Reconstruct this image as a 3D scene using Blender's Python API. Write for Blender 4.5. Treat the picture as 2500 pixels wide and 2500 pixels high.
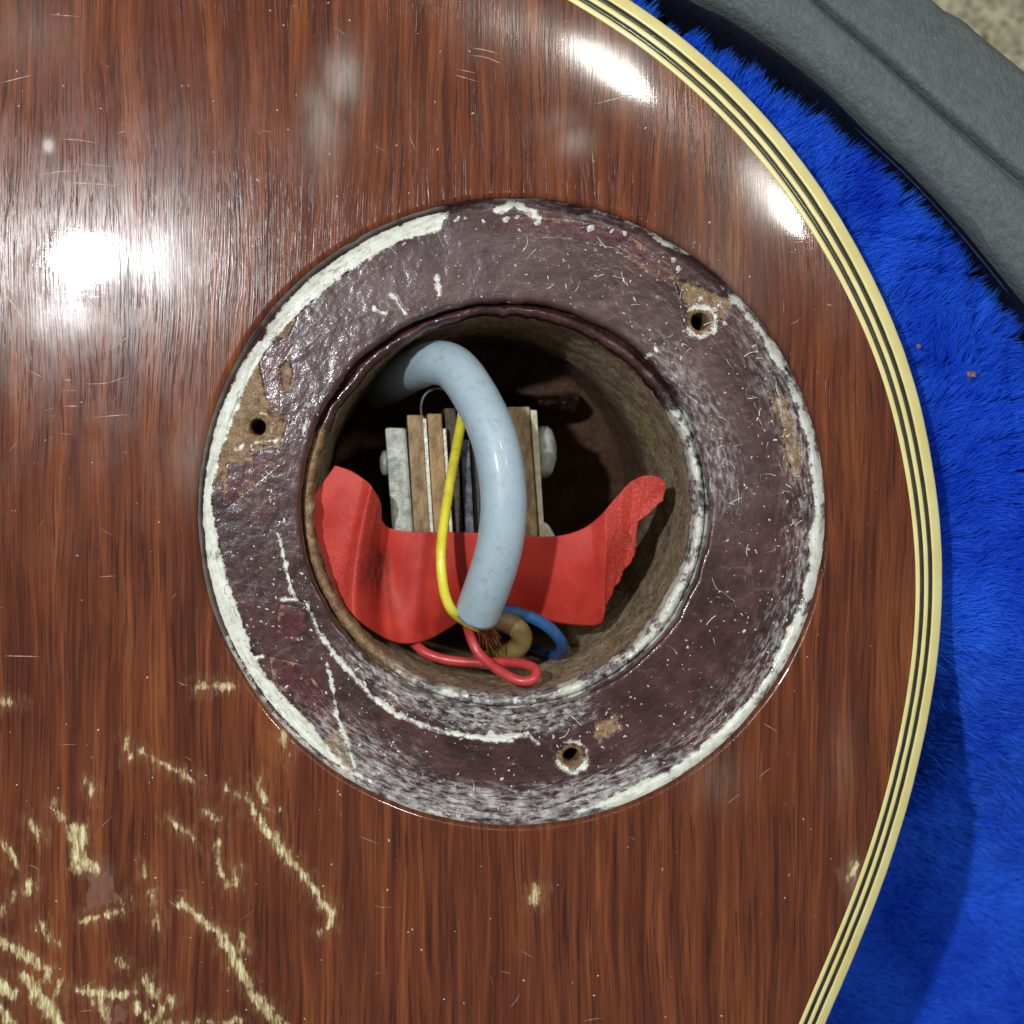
# Rear switch cavity of an electric guitar lying in a plush-lined case. 1 unit = 1 cm.
import bpy, bmesh, math, random
import numpy as np
from mathutils import Vector, Matrix
for o in list(bpy.data.objects): bpy.data.objects.remove(o)
S = bpy.context.scene; C = S.collection
S.unit_settings.scale_length = 0.01
rng = np.random.default_rng(7); random.seed(7)

# ------------------------------------------------------------------ camera
CX, CY, CZ, FW = -1.0, 0.5, 14.0, 8.8
cam = bpy.data.cameras.new('camera'); co = bpy.data.objects.new('camera', cam); C.objects.link(co)
co.location = (CX, CY, CZ); cam.sensor_width = 36; cam.lens = 36*CZ/FW
cam.shift_x = -CX/FW; cam.shift_y = -CY/FW
cam.clip_start = 0.1; cam.clip_end = 1000
cam.dof.use_dof = True; cam.dof.focus_distance = CZ+0.15; cam.dof.aperture_fstop = 0.42
S.camera = co
# ------------------------------------------------------------------ light: room bounce + workshop lamps
W = bpy.data.worlds.new('World'); S.world = W; W.use_nodes = True
W.node_tree.nodes['Background'].inputs[0].default_value = (0.93, 1.0, 1.0, 1)
W.node_tree.nodes['Background'].inputs[1].default_value = 0.25
def downlight(loc, E, rad, col):
    l = bpy.data.lights.new('lamp', 'AREA'); l.shape = 'DISK'; l.size = rad*2
    d2 = sum(c*c for c in loc); l.energy = E*math.pi*d2; l.color = col
    o = bpy.data.objects.new('lamp', l); C.objects.link(o); o.location = loc
    o.rotation_euler = (-Vector(loc)).to_track_quat('-Z', 'Y').to_euler()
downlight((-7.1, 4.3, 18), 2.30, .29, (0.96, 0.985, 1.0))
downlight((14.7, 25.4, 50), 0.70, 1.9, (1.0, 0.97, 0.88))
downlight((54, 36.7, 100), 0.40, 3.6, (1.0, 0.97, 0.88))
S.view_settings.view_transform = 'Standard'; S.view_settings.look = 'None'
S.view_settings.exposure = 0.0; S.view_settings.gamma = 1.0
S.render.engine = 'CYCLES'

# ------------------------------------------------------------------ helpers
K = FW/2500.0
def at(px, py, z=0.0):                       # photo pixel (2500 grid) -> point at height z
    x = (px-1250)*K; y = (1250-py)*K; f = (CZ-z)/CZ
    return (CX+(x-CX)*f, CY+(y-CY)*f, z)
def zr(ox, oy, sc): return lambda x, y: (ox+x/sc, oy+y/sc)
D = 2500/1932.0
def d2(x, y): return (x*D, y*D)
def catmull(pts, n, closed=False):
    P = np.array(pts, float); m = len(P)
    P = np.vstack([2*P[0]-P[1], P, 2*P[-1]-P[-2]])
    t = np.linspace(0, m-1-1e-9, n); i = t.astype(int); f = (t-i)[:, None]
    p0, p1, p2, p3 = P[i], P[i+1], P[i+2], P[i+3]
    return .5*(2*p1+(p2-p0)*f+(2*p0-5*p1+4*p2-p3)*f**2+(3*p1-p0-3*p2+p3)*f**3)
def resample(P, n):
    s = np.r_[0, np.cumsum(np.linalg.norm(np.diff(P, axis=0), axis=1))]
    t = np.linspace(0, s[-1], n)
    return np.stack([np.interp(t, s, P[:, k]) for k in range(P.shape[1])], 1)
def seg_dist(X, Y, P, signed=False):         # distance of points to polyline P (n,2)
    best = np.full(X.shape, 1e9); sg = np.ones(X.shape)
    for a, b in zip(P[:-1], P[1:]):
        ex, ey = b[0]-a[0], b[1]-a[1]; L = ex*ex+ey*ey+1e-12
        t = np.clip(((X-a[0])*ex+(Y-a[1])*ey)/L, 0, 1)
        dx = X-a[0]-t*ex; dy = Y-a[1]-t*ey; d = np.hypot(dx, dy)
        m = d < best; best = np.where(m, d, best)
        if signed: sg = np.where(m, np.sign(ex*dy-ey*dx), sg)
    return best*sg if signed else best
def in_poly(X, Y, P):
    r = np.zeros(X.shape, bool); n = len(P)
    for i in range(n):
        x1, y1 = P[i]; x2, y2 = P[(i+1) % n]
        c = ((y1 > Y) != (y2 > Y)) & (X < (x2-x1)*(Y-y1)/(y2-y1+1e-12)+x1)
        r ^= c
    return r
_lat = np.random.default_rng(3).random((256, 256))
def vnoise(x, y):
    xi = np.floor(x).astype(int); yi = np.floor(y).astype(int); fx = x-xi; fy = y-yi
    fx = fx*fx*(3-2*fx); fy = fy*fy*(3-2*fy)
    g = lambda a, b: _lat[a % 256, b % 256]
    return (g(xi, yi)*(1-fx)+g(xi+1, yi)*fx)*(1-fy)+(g(xi, yi+1)*(1-fx)+g(xi+1, yi+1)*fx)*fy
def fbm(x, y, o=3):
    v = 0; a = .5
    for i in range(o): v = v+a*vnoise(x*2**i+17*i, y*2**i+5*i); a *= .5
    return v/(1-.5**o)
def smooth(e0, e1, x):
    t = np.clip((x-e0)/(e1-e0), 0, 1); return t*t*(3-2*t)

def link(name, me, mat, parent=None, label=None, kind=None):
    o = bpy.data.objects.new(name, me); C.objects.link(o)
    if mat: me.materials.append(mat)
    if parent:
        o.parent = parent; o.matrix_parent_inverse = Matrix.Translation(-Vector(parent.location))
    if label: o['label'] = label
    if kind: o['kind'] = kind
    return o
def raw_mesh(name, V, F, smooth_=True, attrs=None):      # F: (n,k) array
    me = bpy.data.meshes.new(name); V = np.asarray(V, np.float32); F = np.asarray(F, np.int32)
    n, k = F.shape
    me.vertices.add(len(V)); me.vertices.foreach_set('co', V.ravel())
    me.loops.add(n*k); me.loops.foreach_set('vertex_index', F.ravel())
    me.polygons.add(n); me.polygons.foreach_set('loop_start', np.arange(0, n*k, k, dtype=np.int32))
    me.polygons.foreach_set('loop_total', np.full(n, k, np.int32))
    me.polygons.foreach_set('use_smooth', np.full(n, smooth_, bool))
    for a, v in (attrs or {}).items():
        at_ = me.attributes.new(a, 'FLOAT', 'POINT'); at_.data.foreach_set('value', np.asarray(v, np.float32).ravel())
    me.update(calc_edges=True); me.validate()
    return me
def grid_faces(nu, nv, closed_u=False):
    iu = np.arange(nu if closed_u else nu-1); iv = np.arange(nv-1)
    a = (iu[:, None]*nv+iv[None]).ravel(); b = (((iu+1) % nu)[:, None]*nv+iv[None]).ravel()
    return np.stack([a, b, b+1, a+1], 1)
def grid_mesh(name, P, closed_u=False, attrs=None, flip=False, keep=None):
    nu, nv = P.shape[:2]; F = grid_faces(nu, nv, closed_u)
    if keep is not None: F = F[keep.ravel()[F].all(1)]
    if flip: F = F[:, ::-1]
    return raw_mesh(name, P.reshape(-1, 3), F, True, attrs)
def tube_mesh(name, P, R, sides=20, cap=True, bump=0.0):
    P = np.asarray(P, float); n = len(P); R = np.broadcast_to(np.asarray(R, float), (n,))
    T = np.gradient(P, axis=0); T /= np.linalg.norm(T, axis=1)[:, None]
    N = np.zeros_like(P); v = np.cross(T[0], [0.3, .2, .9]); N[0] = v/np.linalg.norm(v)
    for i in range(1, n):
        v = N[i-1]-T[i]*N[i-1].dot(T[i]); N[i] = v/np.linalg.norm(v)
    B = np.cross(T, N); a = np.linspace(0, 2*np.pi, sides, endpoint=False)
    rr = R[:, None]*(1+bump*(fbm(np.arange(n)[:, None]*.35, np.arange(sides)[None]*.8)-.5))
    V = P[:, None]+rr[..., None]*(np.cos(a)[None, :, None]*N[:, None]+np.sin(a)[None, :, None]*B[:, None])
    V = V.reshape(-1, 3).tolist(); F = []
    for i in range(n-1):
        for j in range(sides):
            k = (j+1) % sides; F.append((i*sides+j, i*sides+k, (i+1)*sides+k, (i+1)*sides+j))
    if cap:
        F.append(tuple(range(sides))[::-1]); F.append(tuple((n-1)*sides+j for j in range(sides)))
    me = bpy.data.meshes.new(name); me.from_pydata(V, [], F)
    for p in me.polygons: p.use_smooth = len(p.vertices) == 4
    me.update(); return me
def slab_mesh(name, quad, zt, zb, bev=.012, jitter=0.0):   # quad: 4 photo pixels at height zt, pushed down to zb
    bm = bmesh.new()
    top = [bm.verts.new(at(x, y, zt)) for x, y in quad]
    bot = [bm.verts.new((v.co.x, v.co.y, zb)) for v in top]
    bm.faces.new(top); bm.faces.new(bot[::-1])
    for i in range(4): bm.faces.new((top[i], bot[i], bot[(i+1) % 4], top[(i+1) % 4]))
    bmesh.ops.recalc_face_normals(bm, faces=bm.faces)
    bmesh.ops.bevel(bm, geom=bm.edges[:], offset=bev, segments=2, profile=.6, affect='EDGES')
    me = bpy.data.meshes.new(name); bm.to_mesh(me); bm.free(); return me
def root(name, loc, label, cat):
    o = bpy.data.objects.new(name, None); o.empty_display_size = .5; C.objects.link(o); o.location = loc
    o['label'] = label; o['category'] = cat
    bpy.context.view_layer.update(); return o

# ------------------------------------------------------------------ materials
class M:
    def __init__(s, name):
        s.mat = bpy.data.materials.new(name); s.mat.use_nodes = True; s.t = s.mat.node_tree
        s.b = s.t.nodes['Principled BSDF']; s.out = s.t.nodes['Material Output']
        s.P = s.new('ShaderNodeTexCoord').outputs['Object']
    def new(s, ty, **k):
        n = s.t.nodes.new(ty)
        for a, v in k.items(): setattr(n, a, v)
        return n
    def put(s, sock, v):
        if hasattr(v, 'is_output') or isinstance(v, bpy.types.NodeSocket): s.t.links.new(v, sock)
        elif isinstance(v, (tuple, list)) and sock.type == 'RGBA' and len(v) == 3: sock.default_value = (*v, 1)
        else: sock.default_value = v
    def math(s, op, a, b=0.0, c=0.0, clamp=False):
        n = s.new('ShaderNodeMath', operation=op, use_clamp=clamp)
        for i, v in enumerate((a, b, c)): s.put(n.inputs[i], v)
        return n.outputs[0]
    def mix(s, f, a, b, mode='MIX'):
        n = s.new('ShaderNodeMix', data_type='RGBA', blend_type=mode, clamp_factor=True)
        s.put(n.inputs[0], f); s.put(n.inputs[6], a); s.put(n.inputs[7], b); return n.outputs[2]
    def map(s, sc=(1, 1, 1), loc=(0, 0, 0), rot=(0, 0, 0), v=None):
        n = s.new('ShaderNodeMapping'); s.put(n.inputs['Vector'], v or s.P)
        n.inputs['Scale'].default_value = sc; n.inputs['Location'].default_value = loc; n.inputs['Rotation'].default_value = rot
        return n.outputs[0]
    def noise(s, v=None, scale=1.0, detail=3.0, rough=.55, dist=0.0, col=False):
        n = s.new('ShaderNodeTexNoise'); s.put(n.inputs['Vector'], v or s.P); s.put(n.inputs['Scale'], scale)
        n.inputs['Detail'].default_value = detail; n.inputs['Roughness'].default_value = rough; n.inputs['Distortion'].default_value = dist
        return n.outputs[1 if col else 0]
    def voro(s, v=None, scale=1.0, feat='F1', rnd=1.0):
        n = s.new('ShaderNodeTexVoronoi', feature=feat); s.put(n.inputs['Vector'], v or s.P); n.inputs['Scale'].default_value = scale
        n.inputs['Randomness'].default_value = rnd
        return n.outputs[0]
    def rng(s, x, a, b, c=0.0, d=1.0, sm=False):
        n = s.new('ShaderNodeMapRange', interpolation_type='SMOOTHSTEP' if sm else 'LINEAR')
        for i, v in enumerate((x, a, b, c, d)): s.put(n.inputs[i], v)
        return n.outputs[0]
    def ramp(s, f, stops):
        n = s.new('ShaderNodeValToRGB'); s.put(n.inputs[0], f); e = n.color_ramp.elements
        while len(e) < len(stops): e.new(.5)
        for x, (p, c) in zip(e, stops): x.position = p; x.color = (*c, 1)
        return n.outputs[0]
    def attr(s, a): return s.new('ShaderNodeAttribute', attribute_name=a).outputs['Fac']
    def bump(s, h, dist, strength=1.0, nrm=None):
        n = s.new('ShaderNodeBump'); s.put(n.inputs['Height'], h); n.inputs['Distance'].default_value = dist; n.inputs['Strength'].default_value = strength
        if nrm: s.put(n.inputs['Normal'], nrm)
        return n.outputs[0]
    def set(s, **k):
        for a, v in k.items(): s.put(s.b.inputs[a.replace('_', ' ')], v)
        return s

def mat_wood():
    m = M('lacquered_mahogany')
    warp = m.noise(m.map((.9, .35, .4)), 1.0, 2, .5, col=True)
    v = m.new('ShaderNodeVectorMath', operation='MULTIPLY_ADD'); m.put(v.inputs[0], warp); v.inputs[1].default_value = (.28, 0, 0); m.put(v.inputs[2], m.P)
    Q = v.outputs[0]
    s1 = m.noise(m.map((6, .35, 1), v=Q), 1, 3, .55)
    s2 = m.noise(m.map((22, .5, 1), v=Q), 1, 4, .6)
    s3 = m.noise(m.map((56, 1.2, 1), v=Q), 1, 3, .6)
    g = m.math('ADD', m.math('MULTIPLY', s1, .42), m.math('ADD', m.math('MULTIPLY', s2, .36), m.math('MULTIPLY', s3, .22)))
    col = m.ramp(g, [(.34, (.038, .0078, .0032)), (.45, (.088, .0190, .0066)), (.53, (.142, .0350, .0112)), (.64, (.250, .0740, .0205))])
    # greyed, mauve-toned areas of the old lacquer
    big = m.noise(m.map((.9, .55, 1)), 1, 3, .6)
    mv = m.math('MULTIPLY', m.rng(big, .45, .68), m.rng(s2, .35, .65))
    col = m.mix(m.math('MULTIPLY', mv, .30), col, (.110, .042, .026))
    # pores: dark dashes along the grain
    p1 = m.noise(m.map((36, 1.25, 1), v=Q), 1, 2, .5)
    p2 = m.noise(m.map((68, 2.4, 1), loc=(3, 7, 0), v=Q), 1, 2, .5)
    pore = m.math('MAXIMUM', m.rng(p1, .58, .66), m.math('MULTIPLY', m.rng(p2, .60, .70), .8))
    pore = m.math('MULTIPLY', pore, m.rng(m.noise(m.map((1.2, .8, 1), loc=(9, 1, 0))), .3, .55, .35, 1.0))
    col = m.mix(m.math('MULTIPLY', pore, .66), col, (.018, .005, .003))
    # milky pale blotches mixed in where the haze mask is set
    hz = m.math('MULTIPLY', m.attr('haze'), m.rng(m.noise(m.map((30, 3, 1)), 1, 4, .6), .3, .7, .35, 1.0))
    col = m.mix(hz, col, (.34, .30, .25))
    # chips down to pale bare wood, ragged along the grain
    rag = m.math('ADD', m.math('MULTIPLY', m.math('SUBTRACT', m.noise(m.map((20, 7, 1)), 1, 3, .55), .5), .20),
                 m.math('MULTIPLY', m.math('SUBTRACT', m.noise(m.map((9, 6, 1), loc=(4, 4, 0)), 1, 3, .6), .5), .10))
    stripe = m.rng(m.noise(m.map((70, 7, 1), loc=(1, 2, 0)), 1, 4, .65), .36, .50, .30, 1.0)
    chip = m.math('MULTIPLY', m.rng(m.math('ADD', m.attr('chip'), rag), -.022, .030, sm=True), stripe)
    cc = m.ramp(m.noise(m.map((34, 6, 1)), 1, 4, .65), [(.32, (.20, .11, .040)), (.44, (.44, .34, .15)), (.58, (.76, .69, .40))])
    scuff = m.math('MULTIPLY', m.rng(m.math('ADD', m.attr('chip'), m.math('MULTIPLY', rag, 1.6)), -.11, .03), m.rng(m.noise(m.map((90, 6, 1), loc=(5, 0, 0)), 1, 3, .6), .45, .65, .05, .5))
    col = m.mix(scuff, col, (.34, .22, .11))
    col = m.mix(chip, col, cc)
    dull = m.rng(m.math('ADD', m.attr('dull'), m.math('MULTIPLY', rag, .9)), -.006, .012, sm=True)
    col = m.mix(m.math('MULTIPLY', dull, m.rng(m.noise(m.map((26, 6, 1)), 1, 4, .65), .3, .62, .25, .85)), col, (.185, .10, .072))
    fine = m.noise(m.map((7, 7, 1), rot=(0, 0, .6)), 1, 2, .5)
    relief = m.math('ADD', m.math('MULTIPLY', pore, -.35), m.math('ADD', m.math('MULTIPLY', s3, .5), m.math('MULTIPLY', chip, -1.0)))
    scr = m.noise(m.map((3, 120, 1), rot=(0, 0, .2)), 1, 2, .5)
    scr2 = m.noise(m.map((110, 4, 1), rot=(0, 0, -.35)), 1, 2, .5)
    coat_h = m.math('ADD', m.math('MULTIPLY', s3, .34), m.math('ADD', m.math('MULTIPLY', fine, .38), m.math('ADD', m.math('MULTIPLY', scr, .13), m.math('MULTIPLY', scr2, .10))))
    worn = m.math('MAXIMUM', chip, dull)
    m.set(Base_Color=col, Roughness=m.rng(m.noise(m.map((3, 2, 1)), 1, 3, .6), .3, .7, .16, .25), Specular_IOR_Level=.18, Coat_Weight=m.rng(worn, 0, 1, .70, .15),
          Coat_Roughness=m.math('ADD', m.rng(m.noise(m.map((2.2, 1.4, 1)), 1, 4, .6), .45, .85, .018, .075), m.math('MULTIPLY', m.attr('haze'), .50)),
          Normal=m.bump(relief, .0035), Coat_Normal=m.bump(coat_h, .0006))
    return m.mat

def mat_ledge():
    m = M('chipped_lacquer_ledge')
    n0 = m.noise(None, 1.3, 3, .5); n1 = m.noise(None, 3.5, 5, .62); n2 = m.noise(None, 14, 5, .65); n3 = m.noise(None, 60, 3, .6)
    cb = m.new('ShaderNodeCombineXYZ'); m.put(cb.inputs[0], m.attr('pr')); m.put(cb.inputs[1], m.attr('pa')); PV = cb.outputs[0]
    conc = m.noise(m.map((34, 4.5, 1), v=PV), 1, 5, .7); conc2 = m.noise(m.map((30, 9, 1), v=PV), 1, 5, .68, .5)
    g = m.math('ADD', m.math('MULTIPLY', n0, .30), m.math('ADD', m.math('MULTIPLY', n1, .40), m.math('MULTIPLY', conc, .30)))
    col = m.ramp(g, [(.38, (.016, .0056, .0056)), (.48, (.044, .0142, .0145)), (.56, (.074, .0265, .0268)), (.68, (.122, .060, .057))])
    col = m.mix(m.rng(m.math('ADD', m.attr('red'), m.math('MULTIPLY', m.math('SUBTRACT', n1, .5), .30)), -.01, .03), col,
                m.ramp(n2, [(.35, (.036, .005, .007)), (.65, (.105, .020, .024))]))
    hz = m.math('MULTIPLY', m.attr('haze'), m.rng(n1, .3, .7, .3, 1.0))
    col = m.mix(m.math('MULTIPLY', hz, .7), col, (.150, .100, .104))
    rag = m.math('ADD', m.math('MULTIPLY', m.math('SUBTRACT', n1, .5), .16), m.math('ADD', m.math('MULTIPLY', m.math('SUBTRACT', n2, .5), .13), m.math('MULTIPLY', m.math('SUBTRACT', n3, .5), .06)))
    tan = m.rng(m.math('ADD', m.attr('tan'), rag), -.010, .020)
    col = m.mix(tan, col, m.ramp(m.math('ADD', m.math('MULTIPLY', n3, .5), m.math('MULTIPLY', n2, .5)), [(.34, (.060, .028, .014)), (.48, (.185, .105, .050)), (.60, (.30, .20, .105)), (.72, (.50, .42, .28))]))
    # flaky lacquer plates: thin pale cracks between them
    vw = m.new('ShaderNodeVectorMath', operation='MULTIPLY_ADD'); m.put(vw.inputs[0], m.noise(None, 6, 3, .6, col=True)); vw.inputs[1].default_value = (.25, .25, 0); m.put(vw.inputs[2], m.P)
    crk = m.math('MULTIPLY', m.rng(m.voro(vw.outputs[0], 3.2, 'DISTANCE_TO_EDGE'), .028, .006), m.rng(m.noise(None, 2.1, 2, .5), .52, .62))
    # dry frosted scratches, mostly running round the ledge
    fz = m.attr('frost')
    fr = m.math('MULTIPLY', m.rng(m.math('ADD', conc2, m.math('MULTIPLY', fz, .12)), .53, .73), m.rng(fz, 0, .6))
    fr = m.math('MAXIMUM', fr, m.math('MULTIPLY', m.rng(m.math('ADD', conc, m.math('ADD', m.math('MULTIPLY', fz, .07), m.math('MULTIPLY', m.math('SUBTRACT', n1, .5), .35))), .59, .68), m.rng(fz, .1, .8)))
    scl = m.noise(m.map((120, 9, 1), rot=(0, 0, .5)), 1, 3, .6); scl2 = m.noise(m.map((9, 120, 1), rot=(0, 0, .15)), 1, 3, .6)
    line = m.math('MULTIPLY', m.rng(m.math('MAXIMUM', scl, scl2), .665, .72), m.rng(m.noise(None, 4, 2, .5), .46, .6))
    fr = m.math('MAXIMUM', m.math('MAXIMUM', fr, m.math('MULTIPLY', line, .40)), m.math('MULTIPLY', crk, .10), clamp=True)
    col = m.mix(m.math('MULTIPLY', fr, .68), col, m.ramp(n2, [(.35, (.26, .25, .25)), (.62, (.74, .74, .72))]))
    wh = m.rng(m.math('ADD', m.attr('white'), m.math('MULTIPLY', rag, .52)), -.006, .010)
    wh = m.math('MULTIPLY', wh, m.rng(m.math('ADD', conc2, m.math('MULTIPLY', n1, .35)), .50, .60, .42, 1.0))
    wc = m.ramp(m.math('ADD', m.math('MULTIPLY', conc, .6), m.math('MULTIPLY', n2, .4)), [(.34, (.32, .31, .24)), (.46, (.60, .61, .53)), (.62, (.78, .80, .73))])
    col = m.mix(wh, col, wc)
    h = m.math('ADD', m.math('MULTIPLY', n1, .8), m.math('ADD', m.math('MULTIPLY', n2, .30), m.math('ADD', m.math('MULTIPLY', n3, .16),
        m.math('ADD', m.math('MULTIPLY', wh, -.35), m.math('ADD', m.math('MULTIPLY', tan, -.5), m.math('ADD', m.math('MULTIPLY', conc, .3), m.math('MULTIPLY', fr, .2)))))))
    bare = m.math('MAXIMUM', m.math('MAXIMUM', wh, tan), fr, clamp=True)
    m.set(Base_Color=col, Roughness=m.rng(m.math('SUBTRACT', bare, m.math('MULTIPLY', wh, .45)), 0, 1, .30, .62), Specular_IOR_Level=.36, Coat_Weight=m.math('MAXIMUM', m.rng(bare, 0, 1, .55, 0), m.math('MULTIPLY', wh, .35)), Coat_Roughness=.10,
          Normal=m.bump(h, .0075), Coat_Normal=m.bump(h, .006))
    return m.mat

def mat_wall():
    m = M('raw_dusty_cavity_wood')
    n1 = m.noise(None, 4, 5, .65); n2 = m.noise(None, 20, 4, .7); n3 = m.noise(None, 70, 3, .6)
    g = m.math('ADD', m.math('MULTIPLY', n1, .35), m.math('ADD', m.math('MULTIPLY', n2, .4), m.math('MULTIPLY', n3, .25)))
    col = m.ramp(g, [(.36, (.056, .030, .014)), (.47, (.29, .195, .110)), (.56, (.50, .385, .245)), (.68, (.74, .66, .50))])
    col = m.mix(m.attr('spot'), col, m.ramp(n2, [(.3, (.16, .13, .05)), (.6, (.46, .42, .17))]))
    col = m.mix(m.attr('depth_shade'), col, m.mix(.82, col, (.075, .024, .015)))
    col = m.mix(m.attr('pale'), col, m.ramp(n2, [(.3, (.20, .165, .11)), (.7, (.40, .36, .27))]))
    m.set(Base_Color=col, Roughness=.78, Specular_IOR_Level=.3, Normal=m.bump(m.math('ADD', n2, m.math('MULTIPLY', n3, .6)), .06))
    return m.mat

def mat_simple(name, c1, c2, rough=.45, scale=8, bump=.004, spec=.5, coat=0.0, sss=0.0, stops=(.35, .65), aniso=(1, 1, 1), metal=0.0, bscale=None):
    m = M(name); n = m.noise(m.map(aniso), scale, 4, .6)
    m.set(Base_Color=m.ramp(n, [(stops[0], c1), (stops[1], c2)]), Roughness=rough, Specular_IOR_Level=spec, Coat_Weight=coat, Coat_Roughness=.12, Metallic=metal)
    if bump: m.set(Normal=m.bump(m.noise(m.map(aniso), bscale or scale*2.5, 4, .65), bump))
    if sss:
        m.set(Subsurface_Weight=sss, Subsurface_Scale=.06); m.b.inputs['Subsurface Radius'].default_value = (1, .9, .8)
    return m.mat

WOOD = mat_wood(); LEDGE = mat_ledge(); WALL = mat_wall()
CREAM = mat_simple('aged_cream_binding', (.74, .64, .24), (.80, .72, .33), .32, 3, .0010, .5, .35)
BLACKB = mat_simple('black_binding', (.010, .009, .004), (.030, .027, .012), .4, 9, .002, .5, .3)

# ------------------------------------------------------------------ guitar outline (outer edge of binding)
OUT_PX = [(-600, -520), (0, -500), (500, -440), (850, -350), (1100, -250), (1300, -150), (1440, -75), (1555, 0), (1636, 51), (1707, 113),
          (1802, 196), (1886, 286), (1963, 381), (2034, 482), (2094, 583), (2148, 685), (2195, 792), (2237, 905), (2268, 1024), (2290, 1150),
          (2305, 1250), (2312, 1350), (2313, 1439), (2307, 1546), (2295, 1660), (2275, 1767), (2252, 1874), (2223, 1987), (2186, 2105),
          (2143, 2225), (2096, 2338), (2061, 2420), (2026, 2500), (1988, 2590), (1942, 2700), (1885, 2830), (1830, 2950), (1790, 3080)]
OUTL = resample(catmull([at(x, y, -.1)[:2] for x, y in OUT_PX], 900), 520)
_k = np.exp(-.5*(np.arange(-24, 25)/9.0)**2); _k /= _k.sum()
OUTL = np.stack([np.convolve(np.pad(OUTL[:, k], 24, mode='reflect', reflect_type='odd'), _k, 'valid') for k in (0, 1)], 1)
tan_ = np.gradient(OUTL, axis=0); tan_ /= np.linalg.norm(tan_, axis=1)[:, None]
NIN = np.stack([tan_[:, 1], -tan_[:, 0]], 1)          # inward (travelling clockwise, inside is to the right)
WB = .255+.07*smooth(-3.0, 4.5, OUTL[:, 1])           # binding width
def edge_z(q):                                        # height of the back at distance q in from the rim
    q = np.asarray(q, float)
    return -.5*.17*np.clip(1.25-q, 0, None)**2-.5*2.2*np.clip(.22-q, 0, .22)**2
guitar = root('electric_guitar', (0, 0, -5), 'brown mahogany guitar body with cream edge binding and an open round cavity in its back', 'guitar')

RO = 2.70; HC = (-.05, .05)
# ---- chip strokes: (points in photo pixels, half width px)
r3 = zr(0, 1700, 2.147)
STROKES = [([(280, 560), (350, 680)], 6), ([(385, 690), (400, 800), (400, 890)], 26), ([(430, 700), (430, 860), (500, 900)], 26),
    ([(430, 1180), (540, 1150), (640, 1120), (670, 1060)], 8), ([(1335, 600), (1400, 700), (1500, 830), (1600, 950), (1680, 1060), (1740, 1140)], 17),
    ([(1740, 1140), (1740, 1200), (1690, 1230)], 9), ([(950, 1090), (1050, 1170), (1150, 1250)], 15), ([(1150, 1250), (1220, 1370), (1290, 1500), (1370, 1620), (1450, 1700), (1540, 1800)], 25),
    ([(1140, 770), (1150, 900), (1190, 980), (1235, 990), (1235, 900)], 9), ([(740, 290), (850, 350), (950, 400), (1060, 480)], 5),
    ([(890, 650), (1020, 750)], 8), ([(1070, 590), (1150, 650)], 9), ([(1190, 490), (1330, 560)], 5), ([(1370, 580), (1460, 605)], 6),
    ([(1365, 440), (1385, 560)], 8), ([(790, 1020), (830, 1210)], 8), ([(0, 1290), (90, 1330), (200, 1420)], 26), ([(0, 1500), (60, 1560)], 34), ([(130, 1480), (200, 1570), (260, 1640), (320, 1720), (380, 1830)], 32),
    ([(480, 1550), (580, 1570), (680, 1560)], 22), ([(520, 1600), (570, 1690)], 26), ([(690, 1600), (760, 1680)], 18), ([(790, 1720), (850, 1640), (900, 1570)], 15),
    ([(770, 1490), (800, 1560)], 22), ([(840, 1712), (1250, 1706)], 6), ([(160, 660), (220, 760)], 9), ([(30, 770), (90, 890)], 8), ([(160, 970), (150, 1040)], 18),
    ([(0, 1150), (70, 1050)], 9), ([(210, 1190), (290, 1290)], 9), ([(740, 890), (760, 950)], 8), ([(620, 1370), (650, 1410)], 11), ([(470, 450), (490, 530)], 8),
    ([(670, 230), (680, 320)], 8), ([(1270, 1260), (1280, 1330)], 10), ([(250, 1440), (240, 1500)], 16), ([(320, 1490), (300, 1560)], 12), ([(0, 1640), (60, 1720)], 22), ([(400, 1540), (470, 1560)], 7)]
CH = [([at(*r3(x, y))[:2] for x, y in pts], w*.92/2.147*K) for pts, w in STROKES]
CH += [([at(1308, 2175)[:2], at(1305, 2200)[:2]], 11*K), ([at(479, 1677)[:2], at(562, 1674)[:2]], 5*K), ([at(2079, 2148)[:2], at(2092, 2120)[:2]], 7*K),
       ([at(690, 1790)[:2], at(698, 1840)[:2]], 5*K), ([at(40, 1715)[:2], at(10, 1712)[:2]], 5*K)]
HAZE = [(835, 190, 45, 70, .75), (790, 300, 45, 110, .5), (760, 250, 30, 60, .35), (1400, 345, 45, 40, .55), (1375, 300, 60, 40, .3), (500, 1120, 70, 90, .30), (130, 600, 160, 130, .0),
        (140, 800, 150, 70, .14), (1480, 130, 130, 110, .25), (1850, 480, 80, 130, .28), (430, 640, 90, 140, .22), (60, 80, 120, 100, .22), (1750, 700, 120, 190, .28), (1230, 60, 110, 90, .18),
        (2085, 2150, 18, 60, .35), (2060, 1850, 30, 110, .12), (1750, 1900, 60, 60, .18), (118, 355, 14, 18, .45), (250, 2130, 25, 20, .2)]

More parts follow.
